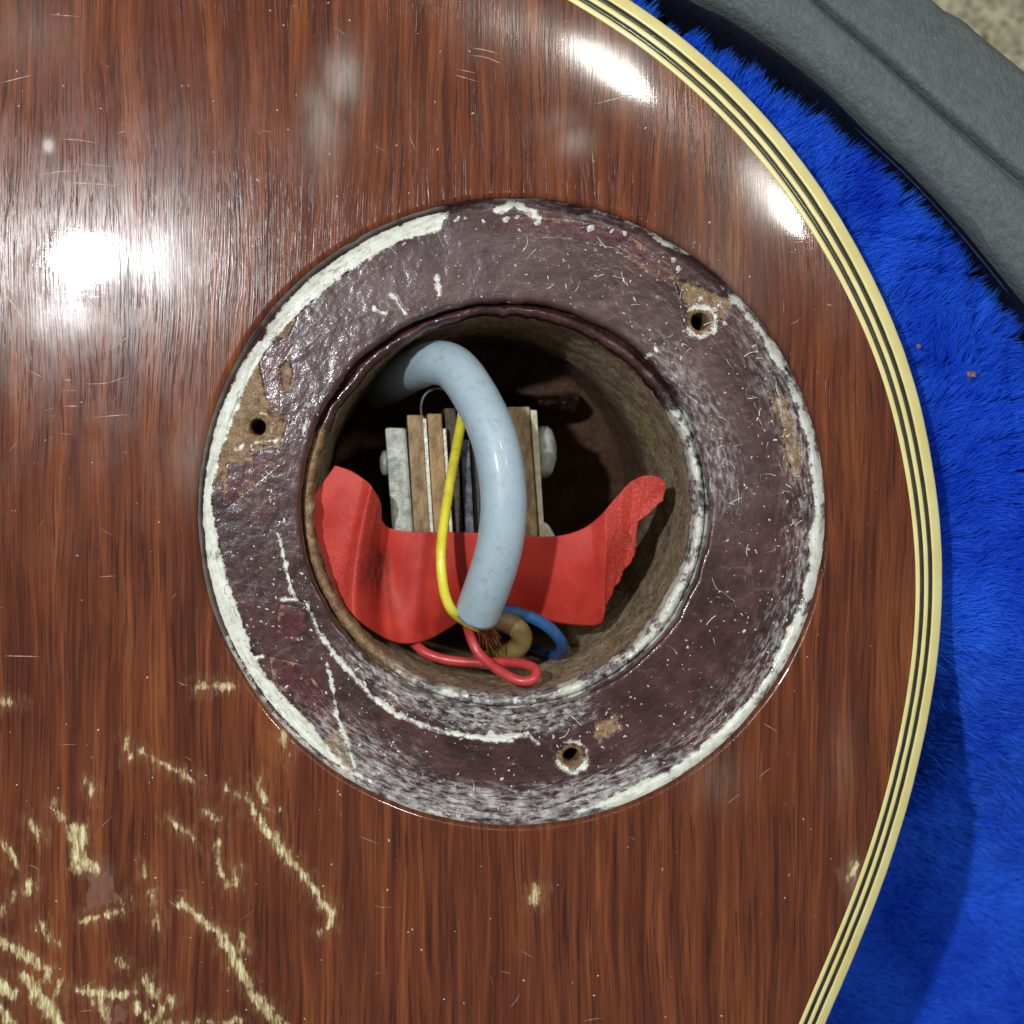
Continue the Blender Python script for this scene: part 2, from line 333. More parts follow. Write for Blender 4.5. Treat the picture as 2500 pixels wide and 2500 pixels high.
def build_panel():
    nth = 1500; th = np.linspace(0, 2*np.pi, nth, endpoint=False)
    inner = OUTL+NIN*WB[:, None]
    poly = np.vstack([inner, [(-6.6, inner[-1, 1])], [(-6.6, inner[0, 1])], inner[:1]])
    R = np.full(nth, 1e9); c, s = np.cos(th), np.sin(th)
    for a, b in zip(poly[:-1], poly[1:]):
        e = b-a; den = c*e[1]-s*e[0]; den = np.where(abs(den) < 1e-9, 1e-9, den)
        t = (a[0]*e[1]-a[1]*e[0])/den; u = (a[0]*s-a[1]*c)/den
        ok = (t > 0) & (u >= -1e-6) & (u <= 1+1e-6); R = np.where(ok & (t < R), t, R)
    offs = np.array([0, .006, .014, .024, .036, .05, .065, .085, .11]); lin = np.linspace(0, 1, 250)
    rr = np.concatenate([np.broadcast_to(RO+offs, (nth, len(offs))), RO+.11+(R[:, None]-RO-.11)*lin[None, 1:]], 1)
    wob = .012*(fbm(np.cos(th)*9+20, np.sin(th)*9+20)-.5)
    fall = np.exp(-np.clip(rr-RO, 0, None)/.06)
    rr = rr+wob[:, None]*fall
    X = rr*c[:, None]; Y = rr*s[:, None]
    q = seg_dist(X, Y, OUTL[::3])
    Z = edge_z(q)
    d = np.clip(rr-wob[:, None]*fall-RO, 0, .05); Z -= .05-np.sqrt(np.clip(.05**2-(.05-d)**2, 0, None))
    Z += .004*(fbm(X*.6+5, Y*.6+5)-.5)
    chip = np.full(X.shape, -1.0)
    for pts, w in CH:
        p = np.array(pts); lo = p.min(0)-.5; hi = p.max(0)+.5
        msk = (X > lo[0]) & (X < hi[0]) & (Y > lo[1]) & (Y < hi[1])
        chip[msk] = np.maximum(chip[msk], w-seg_dist(X[msk], Y[msk], p))
    Z -= .004*smooth(-.03, .04, chip)
    dull = np.full(X.shape, -1.0)
    for quad in ([(450, 940), (595, 930), (612, 1085), (450, 1130)], [(575, 1620), (640, 1600), (660, 1690), (600, 1720)]):
        p = np.array([at(*r3(x, y))[:2] for x, y in quad]); pc = np.vstack([p, p[:1]])
        dd = seg_dist(X, Y, pc); dull = np.maximum(dull, np.where(in_poly(X, Y, p), dd, -dd))
    haze = np.zeros(X.shape)
    for hx, hy, sx, sy, a in HAZE:
        p = at(hx, hy); haze = np.maximum(haze, a*np.exp(-((X-p[0])/(sx*K*1.1))**2-((Y-p[1])/(sy*K*1.1))**2))
    me = grid_mesh('back_panel', np.stack([X, Y, Z], 2), True, {'chip': chip, 'dull': dull, 'haze': haze}, flip=True)
    return link('back_panel', me, WOOD, guitar)
build_panel()

def build_ledge():
    nth = 1500; th = np.linspace(0, 2*np.pi, nth, endpoint=False)
    prof = [(2.705, -.047), (2.70, -.075), (2.695, -.10), (2.688, -.125), (2.672, -.146), (2.652, -.157)]
    prof += [(r, -.16) for r in np.linspace(2.635, 1.83, 125)]
    prof += [(1.815, -.161), (1.802, -.166), (1.792, -.178), (1.786, -.20), (1.782, -.235), (1.78, -.27)]
    pr = np.array(prof); c, s = np.cos(th)[:, None], np.sin(th)[:, None]
    r = np.broadcast_to(pr[:, 0], (nth, len(pr))).copy(); Z = np.broadcast_to(pr[:, 1], r.shape).copy()
    inn = smooth(2.1, 1.8, r); out = smooth(2.6, 2.7, r)
    r += inn*.05*(fbm(c*7+9, s*7+9, 4)-.5)+out*.02*(fbm(c*14+3, s*14+3, 3)-.5)
    X = r*c+HC[0]*inn; Y = r*s+HC[1]*inn
    Z = Z+.014*(fbm(X*2.5+31, Y*2.5+31, 3)-.5)+.006*(fbm(X*12, Y*12, 3)-.5)
    PR = np.hypot(X, Y); PA = np.arctan2(Y, X)*2.2
    L = lambda pts, f: [at(*f(x, y), -.16)[:2] for x, y in pts]
    r5, r6, r7, r8 = zr(450, 450, 2.415), zr(1200, 450, 2.273), zr(450, 1250, 2.415), zr(1200, 1250, 2.273)
    def stroke(arr, pts, w):
        return np.maximum(arr, w-seg_dist(X, Y, np.array(pts)))
    def polyf(arr, pts):
        p = np.array(pts); d = seg_dist(X, Y, np.vstack([p, p[:1]])); return np.maximum(arr, np.where(in_poly(X, Y, p), d, -d))
    white = np.full(X.shape, -1.0); tan = white.copy(); red = white.copy()
    # broad pale band round the left rim
    band = [(1090, 517, 8), (1050, 540, 30), (985, 557, 26), (905, 600, 25), (820, 655, 24), (745, 720, 22), (690, 780, 18), (640, 845, 16), (600, 905, 16), (570, 970, 20),
            (540, 1040, 19), (515, 1110, 20), (497, 1190, 20), (498, 1270, 24), (510, 1350, 30), (525, 1420, 30), (550, 1500, 33), (575, 1570, 32), (610, 1640, 24), (660, 1700, 24),
            (710, 1750, 26), (755, 1800, 22), (800, 1850, 12), (840, 1885, 7)]
    bp = [(at(x, y, -.15)[:2], w*K) for x, y, w in band]
    for (a, wa), (b, wb) in zip(bp[:-1], bp[1:]):
        for t in (0, .33, .67): 
            p = np.array(a)*(1-t)+np.array(b)*t; q = np.array(a)*(1-t-.33)+np.array(b)*(t+.33)
            white = np.maximum(white, (wa*(1-t)+wb*t)-seg_dist(X, Y, np.array([p, q])))
    # pale lip of the inner step and the crack across the ledge
    for pts, w in [([(555, 130), (600, 330), (640, 480)], 9), ([(570, 515), (650, 515), (720, 540)], 6), ([(720, 540), (790, 700), (880, 830)], 13), ([(880, 830), (1000, 970), (1120, 1100), (1250, 1190), (1400, 1250), (1550, 1300)], 14),
                   ([(1550, 1300), (1750, 1330), (1930, 1345)], 14), ([(840, 900), (880, 1050), (900, 1200), (950, 1330), (1000, 1480), (1010, 1540)], 6), ([(1010, 1540), (1100, 1590)], 10),
                   ([(1180, 1040), (1250, 1095)], 8), ([(400, 860), (460, 850)], 10)]:
        white = stroke(white, L(pts, r7), w/2.415*K)
    for pts, w in [([(0, 1240), (100, 1250), (200, 1225), (255, 1285)], 12), ([(200, 1225), (190, 1240)], 14)]:
        white = stroke(white, L(pts, r8), w/2.273*K)
    for pts, w in [([(1490, 540), (1500, 650)], 10), ([(700, 1470), (720, 1400)], 10), ([(1120, 730), (1180, 760)], 8), ([(1230, 650), (1300, 760)], 10), ([(310, 1570), (350, 1530), (440, 1520), (540, 1510)], 8), ([(1480, 760), (1560, 720)], 5)]:
        white = stroke(white, L(pts, r5), w/2.415*K)
    for pts, w in [([(30, 140), (120, 110), (200, 150), (260, 190)], 16), ([(130, 65), (300, 90), (480, 120), (700, 190)], 5), ([(720, 200), (850, 250), (960, 330), (1080, 390)], 9), ([(905, 890), (910, 930), (860, 960)], 7)]:
        white = stroke(white, L(pts, r6), w/2.273*K)
    # bright bead along the right rim
    R0 = np.hypot(X, Y); A = np.degrees(np.arctan2(Y, X)); bn = fbm(A*.35+90, R0*3, 3)
    bw = (.014+.030*smooth(48, 0, A))*smooth(-80, -66, A)*smooth(52, 40, A)*(.1+1.6*bn)
    white = np.where(bw > .003, np.maximum(white, bw-abs(R0-2.672)), white)
    white = np.where((abs(A) > 95) & (R0 > 2.655), np.minimum(white, 2.655-R0), white)      # dark lacquered wall above the left band
    thin = .007*smooth(-160, -150, A)*smooth(-95, -105, A); white = np.where(thin > .002, np.maximum(white, thin-abs(R0-2.697)), white)
    # bare wood
    tan = polyf(tan, L([(640, 720), (600, 760), (520, 830), (440, 960), (380, 1080), (330, 1250), (290, 1330), (230, 1500), (190, 1620), (160, 1800), (230, 1690), (340, 1620), (430, 1550), (570, 1530), (610, 1400), (490, 1340), (470, 1200), (440, 1050), (480, 960), (620, 890), (660, 800)], r5))
    tan = polyf(tan, L([(560, 1080), (620, 1020), (640, 1120), (600, 1240), (570, 1180)], r5))
    tan = polyf(tan, L([(800, 1330), (950, 1290), (1000, 1480), (940, 1560), (850, 1470)], r7))
    tan = polyf(tan, L([(1560, 1150), (1600, 1150), (1680, 1300), (1740, 1480), (1700, 1640), (1640, 1540), (1600, 1330)], r6))
    tan = polyf(tan, L([(1010, 520), (1140, 560), (1330, 640), (1290, 760), (1060, 660)], r6))
    tan = polyf(tan, L([(550, 1180), (700, 1110), (720, 1180), (600, 1260)], r8))
    red = polyf(red, L([(450, 1010), (620, 905), (650, 930), (560, 1080), (570, 1340), (490, 1290), (480, 1150)], r5))
    red = polyf(red, L([(230, 1650), (420, 1600), (560, 1650), (480, 1720), (230, 1930)], r5))
    red = polyf(red, L([(560, 540), (690, 560), (760, 690), (640, 760), (540, 700)], r7))
    red = polyf(red, L([(500, 850), (700, 900), (820, 1060), (880, 1280), (700, 1150), (520, 1000)], r7))
    red = stroke(red, L([(60, 230), (400, 240), (700, 300), (950, 480)], r6), 24*K)
    tan = np.where(red > 0, -red, tan)
    frost = np.zeros(X.shape); 
    frost = np.maximum(frost, smooth(2.28, 2.55, R0)*smooth(-132, -118, A)*smooth(-50, -66, A))
    frost = np.maximum(frost, .75*smooth(2.05, 2.5, R0)*smooth(-150, -120, A)*smooth(-100, -118, A))
    frost = np.maximum(frost, .55*smooth(2.2, 2.6, R0)*smooth(-70, -55, A)*smooth(60, 20, A))
    frost = np.maximum(frost, .55*smooth(2.25, 1.85, R0)*smooth(-10, 10, A)*smooth(62, 40, A))
    frost = np.maximum(frost, .8*smooth(2.05, 1.85, R0)*smooth(-150, -130, A)*smooth(-60, -75, A))
    frost = np.maximum(frost, .35*smooth(2.55, 2.66, R0)*smooth(55, 75, A)*smooth(105, 90, A))
    haze = np.maximum(.95*smooth(1.75, 1.95, R0)*smooth(2.6, 2.3, R0)*smooth(55, 95, A)*smooth(150, 118, A), .75*smooth(2.45, 2.05, R0)*smooth(-35, 15, A)*smooth(100, 60, A))  # greyish sheen of the top and inner right, painted into the ledge colour
    haze = haze*(.5+.5*fbm(X*2.3+8, Y*2.3+8))
    holes = [(at(628, 1042, -.16)[:2], .068), (at(1710, 784, -.16)[:2], .072), (at(1396, 1848, -.16)[:2], .070)]
    for (hx, hy), hr in holes:
        d = np.hypot(X-hx, Y-hy)*(1+.12*(fbm(X*9+hx, Y*9)-.5))
        tan = np.maximum(tan, (.13 if hx > -1 else .10)-d+.06*(fbm(X*5+2, Y*5)-.5))
        an = np.arctan2(Y-hy, X-hx); white = np.maximum(white, (.020 if hx > -1 else .004)-.02*fbm(an*1.3+20, an*0)-abs(d-(hr+.06+.03*(fbm(an*2+9, an*0)-.5))))
        Z -= .03*smooth(hr+.07, hr, d)+.62*smooth(hr+.004, hr-.012, d)
        frost = np.where(d < hr+.01, 0, frost); white = np.where(d < hr+.012, -1, white)
    Z -= .010*smooth(-.01, .02, white)*smooth(2.66, 2.6, r)+.012*smooth(-.01, .02, tan)
    me = grid_mesh('cavity_ledge', np.stack([X, Y, Z], 2), True, {'white': white, 'tan': tan, 'red': red, 'frost': frost, 'haze': haze, 'pr': PR, 'pa': PA}, flip=False)
    link('cavity_ledge', me, LEDGE, guitar, 'dark plum lacquered ledge with chipped pale rim and three screw holes')
    for (hx, hy), hr in holes:
        a = np.linspace(0, 2*np.pi, 28, endpoint=False); zs = np.linspace(-.19, -.75, 8)
        rad = hr*np.array([1.06, 1.0, .98, .97, .96, .95, .9, .5])
        P = np.stack([hx+rad[None]*np.cos(a)[:, None], hy+rad[None]*np.sin(a)[:, None], np.broadcast_to(zs, (28, 8))], 2)
        z0 = np.zeros(P.shape[:2])
        link('screw_hole', grid_mesh('screw_hole', P, True, {'spot': z0+.15, 'depth_shade': np.broadcast_to(np.linspace(0, .6, 8), z0.shape), 'pale': z0}), WALL, guitar)  # hole colour darkens downward, standing in for shade
    # inner step
    prof = np.array([(1.80, -.25), (1.795, -.33), (1.785, -.395), (1.772, -.405)]+[(1.725+.046*math.cos(t), -.375+.062*math.sin(t)) for t in np.linspace(-.35, 3.3, 18)]+[(1.675, -.42), (1.672, -.46), (1.67, -.50)])
    nth2 = 1100; th = np.linspace(0, 2*np.pi, nth2, endpoint=False); c, s = np.cos(th)[:, None], np.sin(th)[:, None]
    r = np.broadcast_to(prof[:, 0], (nth2, len(prof))).copy(); Z = np.broadcast_to(prof[:, 1], r.shape).copy()
    r += .05*(fbm(c*8+2, s*8+2, 4)-.5)*smooth(1.79, 1.72, r)+.02*(fbm(c*30, s*30, 2)-.5)*smooth(1.79, 1.72, r)
    X = r*c+HC[0]; Y = r*s+HC[1]; Z = Z+.03*(fbm(X*6+3, Y*6+3, 4)-.5); A = np.degrees(np.arctan2(Y, X))
    zero = np.zeros(X.shape); R1 = np.hypot(X-HC[0], Y-HC[1])
    right = smooth(-62, -40, A)*smooth(42, 25, A); bot = smooth(-140, -118, A)*smooth(-40, -60, A); left = np.clip(smooth(150, 165, abs(A))+smooth(-110, -125, A)*smooth(-181, -165, A), 0, 1)
    white = -.07+.075*right+.055*bot+.09*(fbm(X*7, Y*7, 4)-.5)
    tan = -.08+.15*left
    me = grid_mesh('cavity_step', np.stack([X, Y, Z], 2), True, {'white': white, 'tan': tan, 'red': zero-1, 'frost': np.clip(right+bot, 0, 1), 'haze': zero, 'pr': R1+Z, 'pa': np.radians(A)*2.2})
    link('cavity_step', me, LEDGE, guitar, 'chipped whitish inner step around the cavity mouth')
    # wall and floor of the cavity
    zz = np.r_[np.linspace(-.46, -3.3, 70), np.full(14, -3.32)]; rr = np.r_[np.full(70, 1.675), np.linspace(1.66, 0.02, 14)]
    nth3 = 420; th = np.linspace(0, 2*np.pi, nth3, endpoint=False); c, s = np.cos(th)[:, None], np.sin(th)[:, None]
    r = np.broadcast_to(rr, (nth3, 84)).copy(); Z = np.broadcast_to(zz, r.shape)
    r -= .20*np.clip((-.9-Z)/2.4, 0, 1)*(.6+.4*np.cos(th[:, None]+.4))*smooth(1.2, 1.6, r)
    r += (.05*(fbm(th[:, None]*5+Z*0, Z*2.2+40, 4)-.5)+.03*(fbm(th[:, None]*22, Z*9, 3)-.5))*smooth(.2, 1.6, r)
    X = r*c+HC[0]; Y = r*s+HC[1]; A = np.degrees(np.arctan2(Y-HC[1], X-HC[0])); zr_ = np.zeros(X.shape)
    sp = at(1585, 1040, -1.65); d = np.sqrt((X-sp[0])**2+(Y-sp[1])**2+(Z-sp[2])**2); spot = smooth(.30, .10, d+.12*(fbm(A*.2, Z*6)-.5))
    sp = at(1640, 1375, -.95); d = np.sqrt((X-sp[0])**2+(Y-sp[1])**2+(Z-sp[2])**2); spot = np.maximum(spot, .7*smooth(.12, .04, d+.08*(fbm(A*.3, Z*8)-.5)))
    depth_shade = smooth(-1.9, -2.7, Z+.5*(fbm(A*.05+50, Z)-.5)+.7*smooth(-20, -60, A)*smooth(-170, -130, A))  # shade of the cavity's depth, mixed into the wall and floor colour
    pale = smooth(-.75, -.5, Z)*np.clip(smooth(150, 170, abs(A))+smooth(-100, -125, A)*smooth(-181, -165, A), 0, 1)
    link('cavity_wall', grid_mesh('cavity_wall', np.stack([X, Y, Z], 2), True, {'spot': spot, 'depth_shade': depth_shade, 'pale': pale}), WALL, guitar, 'rough dusty brown routed wall and floor of the cavity')
build_ledge()

def build_binding():
    fr = [(0.0, .40, CREAM, 0.0, 'wide cream outer binding strip'), (.40, .55, BLACKB, -.003, None), (.55, .70, CREAM, 0.001, None), (.70, .84, BLACKB, -.003, None), (.84, 1.0, CREAM, 0.001, None)]
    for a, b, mt, dz, lab in fr:
        rows = []
        depth = -.7 if a == 0 else -.35
        ts = [0, 0, .06, .25, .5, .75, .94, 1, 1]; hs = [depth, -.008, -.002, 0, .001, 0, -.002, -.008, depth]
        if a == 0: ts = [.02, 0, .0, .03, .08, .16, .28, .42, .6, .8, .97, 1, 1]; hs = [depth, -.10, -.03, -.012, -.003, 0, 0, 0, 0, 0, -.001, -.006, depth]
        n = len(OUTL); wob = .006*(fbm(np.arange(n)*.35+b*40, np.zeros(n)+b*9)-.5)
        for t, h in zip(ts, hs):
            f = a+(b-a)*t; q = WB*f+(wob if 0 < t and f < .99 else 0)
            p = OUTL+NIN*q[:, None]
            z = edge_z(q)+dz+h if h > -.3 else np.full(n, h)
            rows.append(np.column_stack([p, z]))
        P = np.stack(rows, 1)
        link('binding_strip', grid_mesh('binding_strip', P, False, flip=True), mt, guitar, lab)
    p = OUTL+NIN*.03
    rows = [np.column_stack([p, np.full(len(p), z)]) for z in (-.69, -1.5, -3, -4.6, -5)]
    me = grid_mesh('body_side', np.stack(rows, 1), False, {'chip': np.full(5*len(p), -1.0), 'dull': np.full(5*len(p), -1.0), 'haze': np.zeros(5*len(p))})
    link('body_side', me, WOOD, guitar)
build_binding()

# ------------------------------------------------------------------ hairline scratches in the lacquer
SCR = mat_simple('scratched_lacquer', (.30, .16, .12), (.62, .45, .38), .4, 20, 0)
def ribbon(V, F, pts, w, lift=.004):
    p = resample(catmull(pts, 40), max(4, len(pts)*4)); t = np.gradient(p, axis=0); t /= np.linalg.norm(t, axis=1)[:, None]
    nn = np.stack([-t[:, 1], t[:, 0]], 1); k = len(V); n = len(p)
    ww = w*np.sin(np.linspace(.12, np.pi-.12, n))*(.6+.8*rng.random(n))
    zz = edge_z(seg_dist(p[:, 0], p[:, 1], OUTL[::4]))
    for i in range(n):
        V += [(*(p[i]+nn[i]*ww[i]), zz[i]+lift*.4), (*(p[i]), zz[i]+lift), (*(p[i]-nn[i]*ww[i]), zz[i]+lift*.4)]
        if i: a = k+3*i; F += [(a-3, a, a+1, a-2), (a-2, a+1, a+2, a-1)]
def build_scratches():
    V, F = [], []
    r8_, r4, r5_, r9 = zr(0, 800, 2.147), zr(0, 0, 2.415), zr(700, 0, 2.147), zr(700, 0, 2.147)
    lst = [(r8_, [(440, 295), (560, 290), (680, 250)], 2.2), (r8_, [(330, 273), (375, 275)], 2), (r8_, [(480, 472), (590, 462), (680, 455)], 2), (r8_, [(550, 130), (640, 70), (740, 0)], 2.2), (r8_, [(330, 410), (415, 412)], 2.2),
           (r8_, [(230, 435), (290, 420)], 1.6), (r8_, [(310, 328), (410, 330)], 1.2), (r8_, [(20, 1720), (120, 1722), (210, 1724)], 2.2), (r8_, [(155, 225), (230, 265)], 1.6),
           (r4, [(200, 1040), (350, 1012), (490, 1008)], 2.5), (r4, [(380, 1075), (560, 1085), (690, 1097)], 2.5), (r4, [(340, 820), (460, 825), (570, 845)], 2.2), (r4, [(490, 1720), (620, 1850), (770, 1800)], 3),
           (r4, [(0, 490), (80, 470), (200, 440)], 2), (r4, [(0, 1690), (80, 1800), (160, 1930)], 4), (r4, [(470, 965), (680, 985)], 1.6), (r4, [(60, 1270), (105, 1240)], 4), (r4, [(290, 85), (470, 98)], 1.6), (r4, [(690, 785), (745, 772)], 2.5), (r4, [(30, 1410), (60, 1330)], 3.2),
           (r5_, [(1610, 545), (1700, 522), (1815, 495)], 3), (r5_, [(960, 250), (1040, 262), (1120, 285)], 2), (r5_, [(950, 290), (1040, 300), (1140, 340)], 2), (r5_, [(870, 390), (1010, 430)], 2), (r5_, [(880, 360), (1000, 385)], 1.5)]
    for f, pts, w in lst:
        ribbon(V, F, [at(*f(x, y))[:2] for x, y in pts], w*K*.42)
    for i in range(85):                                        # faint random hairlines
        x = rng.uniform(0, 2100); y = rng.uniform(0, 2500); p = at(x, y)
        if math.hypot(p[0], p[1]) < RO+.1 or seg_dist(np.array([p[0]]), np.array([p[1]]), OUTL[::6])[0] < .45 or x > 1950: continue
        a = rng.normal(.1, .7); l = rng.uniform(12, 55); 
        ribbon(V, F, [p[:2], at(x+math.cos(a)*l*.5, y+math.sin(a)*l*.5+rng.normal(0, 2))[:2], at(x+math.cos(a)*l, y+math.sin(a)*l)[:2]], rng.uniform(.25, .55)*K, .003)
    link('scratches', raw_mesh('scratches', V, F, True), SCR, guitar, 'fine pale hairline scratches in the lacquer', 'stuff')
build_scratches()

# ------------------------------------------------------------------ dust, lint and wood crumbs
DUST = mat_simple('pale_dust', (.42, .38, .34), (.85, .82, .76), .5, 30, 0)
def build_dust():
    V, F = [], []
    hl = [at(628, 1042, -.16), at(1710, 784, -.16), at(1396, 1848, -.16)]
    def crumb(x, y, z, s, el=1.0):
        if min(math.hypot(x-h[0], y-h[1]) for h in hl) < .1: return
        a = rng.uniform(0, 6.28); k = len(V); n = 5
        ring = [(x+s*el*math.cos(t)*math.cos(a)-s*math.sin(t)*math.sin(a), y+s*el*math.cos(t)*math.sin(a)+s*math.sin(t)*math.cos(a), z-.001) for t in np.linspace(0, 6.283, n, endpoint=False)+rng.normal(0, .25, n)]
        V.extend(ring); V.append((x, y, z+s*.8))
        for i in range(n): F.append((k+i, k+(i+1) % n, k+n))
    def surf(x, y):
        r = math.hypot(x, y)
        if r < RO-.02: return -.152 if r > 1.85 else None
        if r < RO+.07: return None
        return float(edge_z(seg_dist(np.array([x]), np.array([y]), OUTL[::6])[0]))
    for i in range(330):
        x, y, _ = at(rng.uniform(0, 2150), rng.uniform(0, 2500)); z = surf(x, y)
        if z is None or math.hypot(x, y) < RO or seg_dist(np.array([x]), np.array([y]), OUTL[::6])[0] < .4 or not in_poly(np.array([x]), np.array([y]), np.vstack([OUTL, [(-9, -7), (-9, 7)]]))[0]: continue
        crumb(x, y, z, rng.uniform(.003, .0085), rng.uniform(1, 2.4))
    for i in range(620):
        r = rng.uniform(1.86, 2.62); a = rng.uniform(0, 6.283)
        crumb(r*math.cos(a), r*math.sin(a), -.150, rng.uniform(.003, .009)*(1.4 if rng.random() < .1 else 1), rng.uniform(1, 2.5))
    for x, y, s in [(1115, 535, 9), (1135, 532, 6), (1236, 536, 11), (1180, 540, 6), (1262, 530, 7), (1312, 545, 9), (1442, 558, 12), (1525, 570, 8), (1644, 635, 10), (1656, 655, 8), (1317, 541, 7), (1225, 517, 9), (1290, 520, 10), (1710, 730, 9), (1745, 755, 8), (1770, 790, 8), (1756, 745, 7)]:
        p = at(x, y, -.15); crumb(p[0], p[1], p[2], s*K*.75, rng.uniform(1, 1.6))
    # fibres
    for i in range(80):
        a = rng.normal(.45, .6) if i < 60 else rng.uniform(0, 6.28); r = rng.uniform(1.85, 2.55)
        x, y = r*math.cos(a), r*math.sin(a); d = rng.uniform(0, 6.28); l = rng.uniform(.03, .14); w = rng.uniform(.0016, .0035); k = len(V); cv = rng.normal(0, .22)
        px, py = x, y
        for j in range(4):
            n = (-math.sin(d), math.cos(d)); V.extend([(px+n[0]*w, py+n[1]*w, -.148), (px-n[0]*w, py-n[1]*w, -.146+.004*j)])
            if j: b = k+2*j; F.append((b-2, b, b+1)); F.append((b-2, b+1, b-1))
            px += math.cos(d)*l/3; py += math.sin(d)*l/3; d += cv
    o = link('dust', raw_mesh('dust', V, F, False), DUST, None, 'pale dust specks, crumbs and lint scattered over the ledge and lacquer', 'stuff'); o['category'] = 'dust'
build_dust()

# ------------------------------------------------------------------ selector switch down in the cavity
GREYM = mat_simple('dull_plated_steel', (.20, .21, .18), (.46, .48, .42), .48, 9, .010, .5, metal=.25)
BAKE = mat_simple('brown_phenolic', (.15, .085, .034), (.38, .245, .115), .5, 14, .012, .5, aniso=(1, .5, 1))
BAKE2 = mat_simple('amber_phenolic', (.24, .125, .035), (.50, .29, .10), .42, 10, .010, .5, aniso=(1, .5, 1))
BAKE3 = mat_simple('dark_phenolic', (.035, .022, .011), (.10, .062, .030), .5, 12, .010)
LEAF = mat_simple('nickel_contact_leaf', (.42, .44, .36), (.72, .74, .62), .35, 14, .004, metal=.35)
DLEAF = mat_simple('tarnished_contact_leaf', (.035, .040, .055), (.16, .17, .20), .4, 16, .012, metal=.4)
BLK = mat_simple('black_phenolic', (.008, .008, .009), (.022, .022, .026), .4, 14, .006)
ISO = mat_simple('ivory_insulator', (.38, .33, .21), (.58, .53, .38), .5, 12, .006)
r1 = zr(700, 750, 2.972)
sw = root('selector_switch', (at(1150, 1250, -3.3)[0], at(1150, 1250, -3.3)[1], -3.3), 'three-way selector switch of brown wafers and grey metal leaves inside the cavity', 'switch')
def slab(name, mat, quad, zt=-1.15, zb=-2.5, bev=.012, label=None):
    return link(name, slab_mesh(name, [r1(x, y) for x, y in quad], zt, zb, bev), mat, sw, label)
slab('frame_plate', GREYM, [(712, 872), (868, 876), (930, 1720), (770, 1720)], -1.18, -2.6, .03, 'pale grey metal side plate')
slab('wafer', BAKE, [(872, 782), (998, 782), (1050, 1720), (930, 1720)], -1.12, -2.5, .014)
slab('contact_leaf', LEAF, [(988, 808), (1013, 808), (1072, 1720), (1048, 1720)], -1.09, -2.4, .004)
slab('wafer', BAKE2, [(1018, 772), (1124, 772), (1185, 1720), (1072, 1720)], -1.12, -2.5, .014, 'amber brown wafer')
slab('contact_leaf', LEAF, [(1133, 880), (1156, 880), (1210, 1720), (1188, 1720)], -1.10, -2.4, .004)
slab('wafer', BAKE3, [(1142, 732), (1225, 732), (1290, 1720), (1208, 1720)], -1.22, -2.5, .014, 'dark brown wafer')
slab('contact_leaf', DLEAF, [(1262, 960), (1325, 960), (1365, 1720), (1300, 1720)], -1.10, -2.4, .012, 'tarnished blue grey leaf')
slab('wafer', BLK, [(1330, 900), (1405, 900), (1440, 1720), (1365, 1720)], -1.25, -2.5, .012, 'black wafer')
slab('contact_leaf', LEAF, [(1420, 860), (1445, 860), (1480, 1720), (1455, 1720)], -1.14, -2.4, .004)
slab('wafer', BAKE3, [(1450, 740), (1560, 740), (1620, 1720), (1500, 1720)], -1.2, -2.5, .014)
slab('wafer', BAKE, [(1600, 722), (1765, 722), (1838, 1720), (1660, 1720)], -1.12, -2.5, .016)
slab('cover_plate', ISO, [(1768, 744), (1816, 748), (1875, 1720), (1838, 1720)], -1.08, -2.55, .012, 'ivory side plate with a flared foot')
slab('foot', ISO, [(1832, 1540), (1900, 1575), (1960, 1680), (1860, 1690)], -1.16, -1.9, .03)
def bolt(px, py, z, rad, ln, mat, nm, d=1):
    c = Vector(at(px, py, z)); bm = bmesh.new()
    prof = [(0, rad*.62), (.15, rad*.9), (.3, rad), (.6, rad), (.8, rad*.86), (1.0, rad*.35)]
    rings = []
    for t, r in prof:
        rings.append([bm.verts.new((c.x+d*t*ln, c.y+r*math.cos(a), c.z+r*math.sin(a)*.9)) for a in np.linspace(0, 2*math.pi, 20, endpoint=False)])
    for q, w in zip(rings[:-1], rings[1:]):
        for i in range(20): bm.faces.new((q[i], q[(i+1) % 20], w[(i+1) % 20], w[i]))
    bm.faces.new(rings[-1]); bmesh.ops.recalc_face_normals(bm, faces=bm.faces)
    for f in bm.faces: f.smooth = True
    me = bpy.data.meshes.new(nm); bm.to_mesh(me); bm.free(); return link(nm, me, mat, sw)
p = r1(1800, 1050); bolt(p[0], p[1], -1.45, .245, .20, GREYM, 'bolt_head')
p = r1(745, 1130); bolt(p[0], p[1], -1.5, .12, .09, GREYM, 'bolt_end', -1)
wp = [(985, 820, -1.3), (975, 720, -1.2), (1000, 640, -1.15), (1060, 595, -1.2), (1110, 590, -1.3), (1160, 610, -1.5)]
link('lead_wire', tube_mesh('lead_wire', catmull([at(*r1(x, y), z) for x, y, z in wp], 30), .010, 8), mat_simple('bare_tinned_wire', (.16, .15, .13), (.30, .29, .26), .4, 20, 0), sw, 'thin bare wire loop')
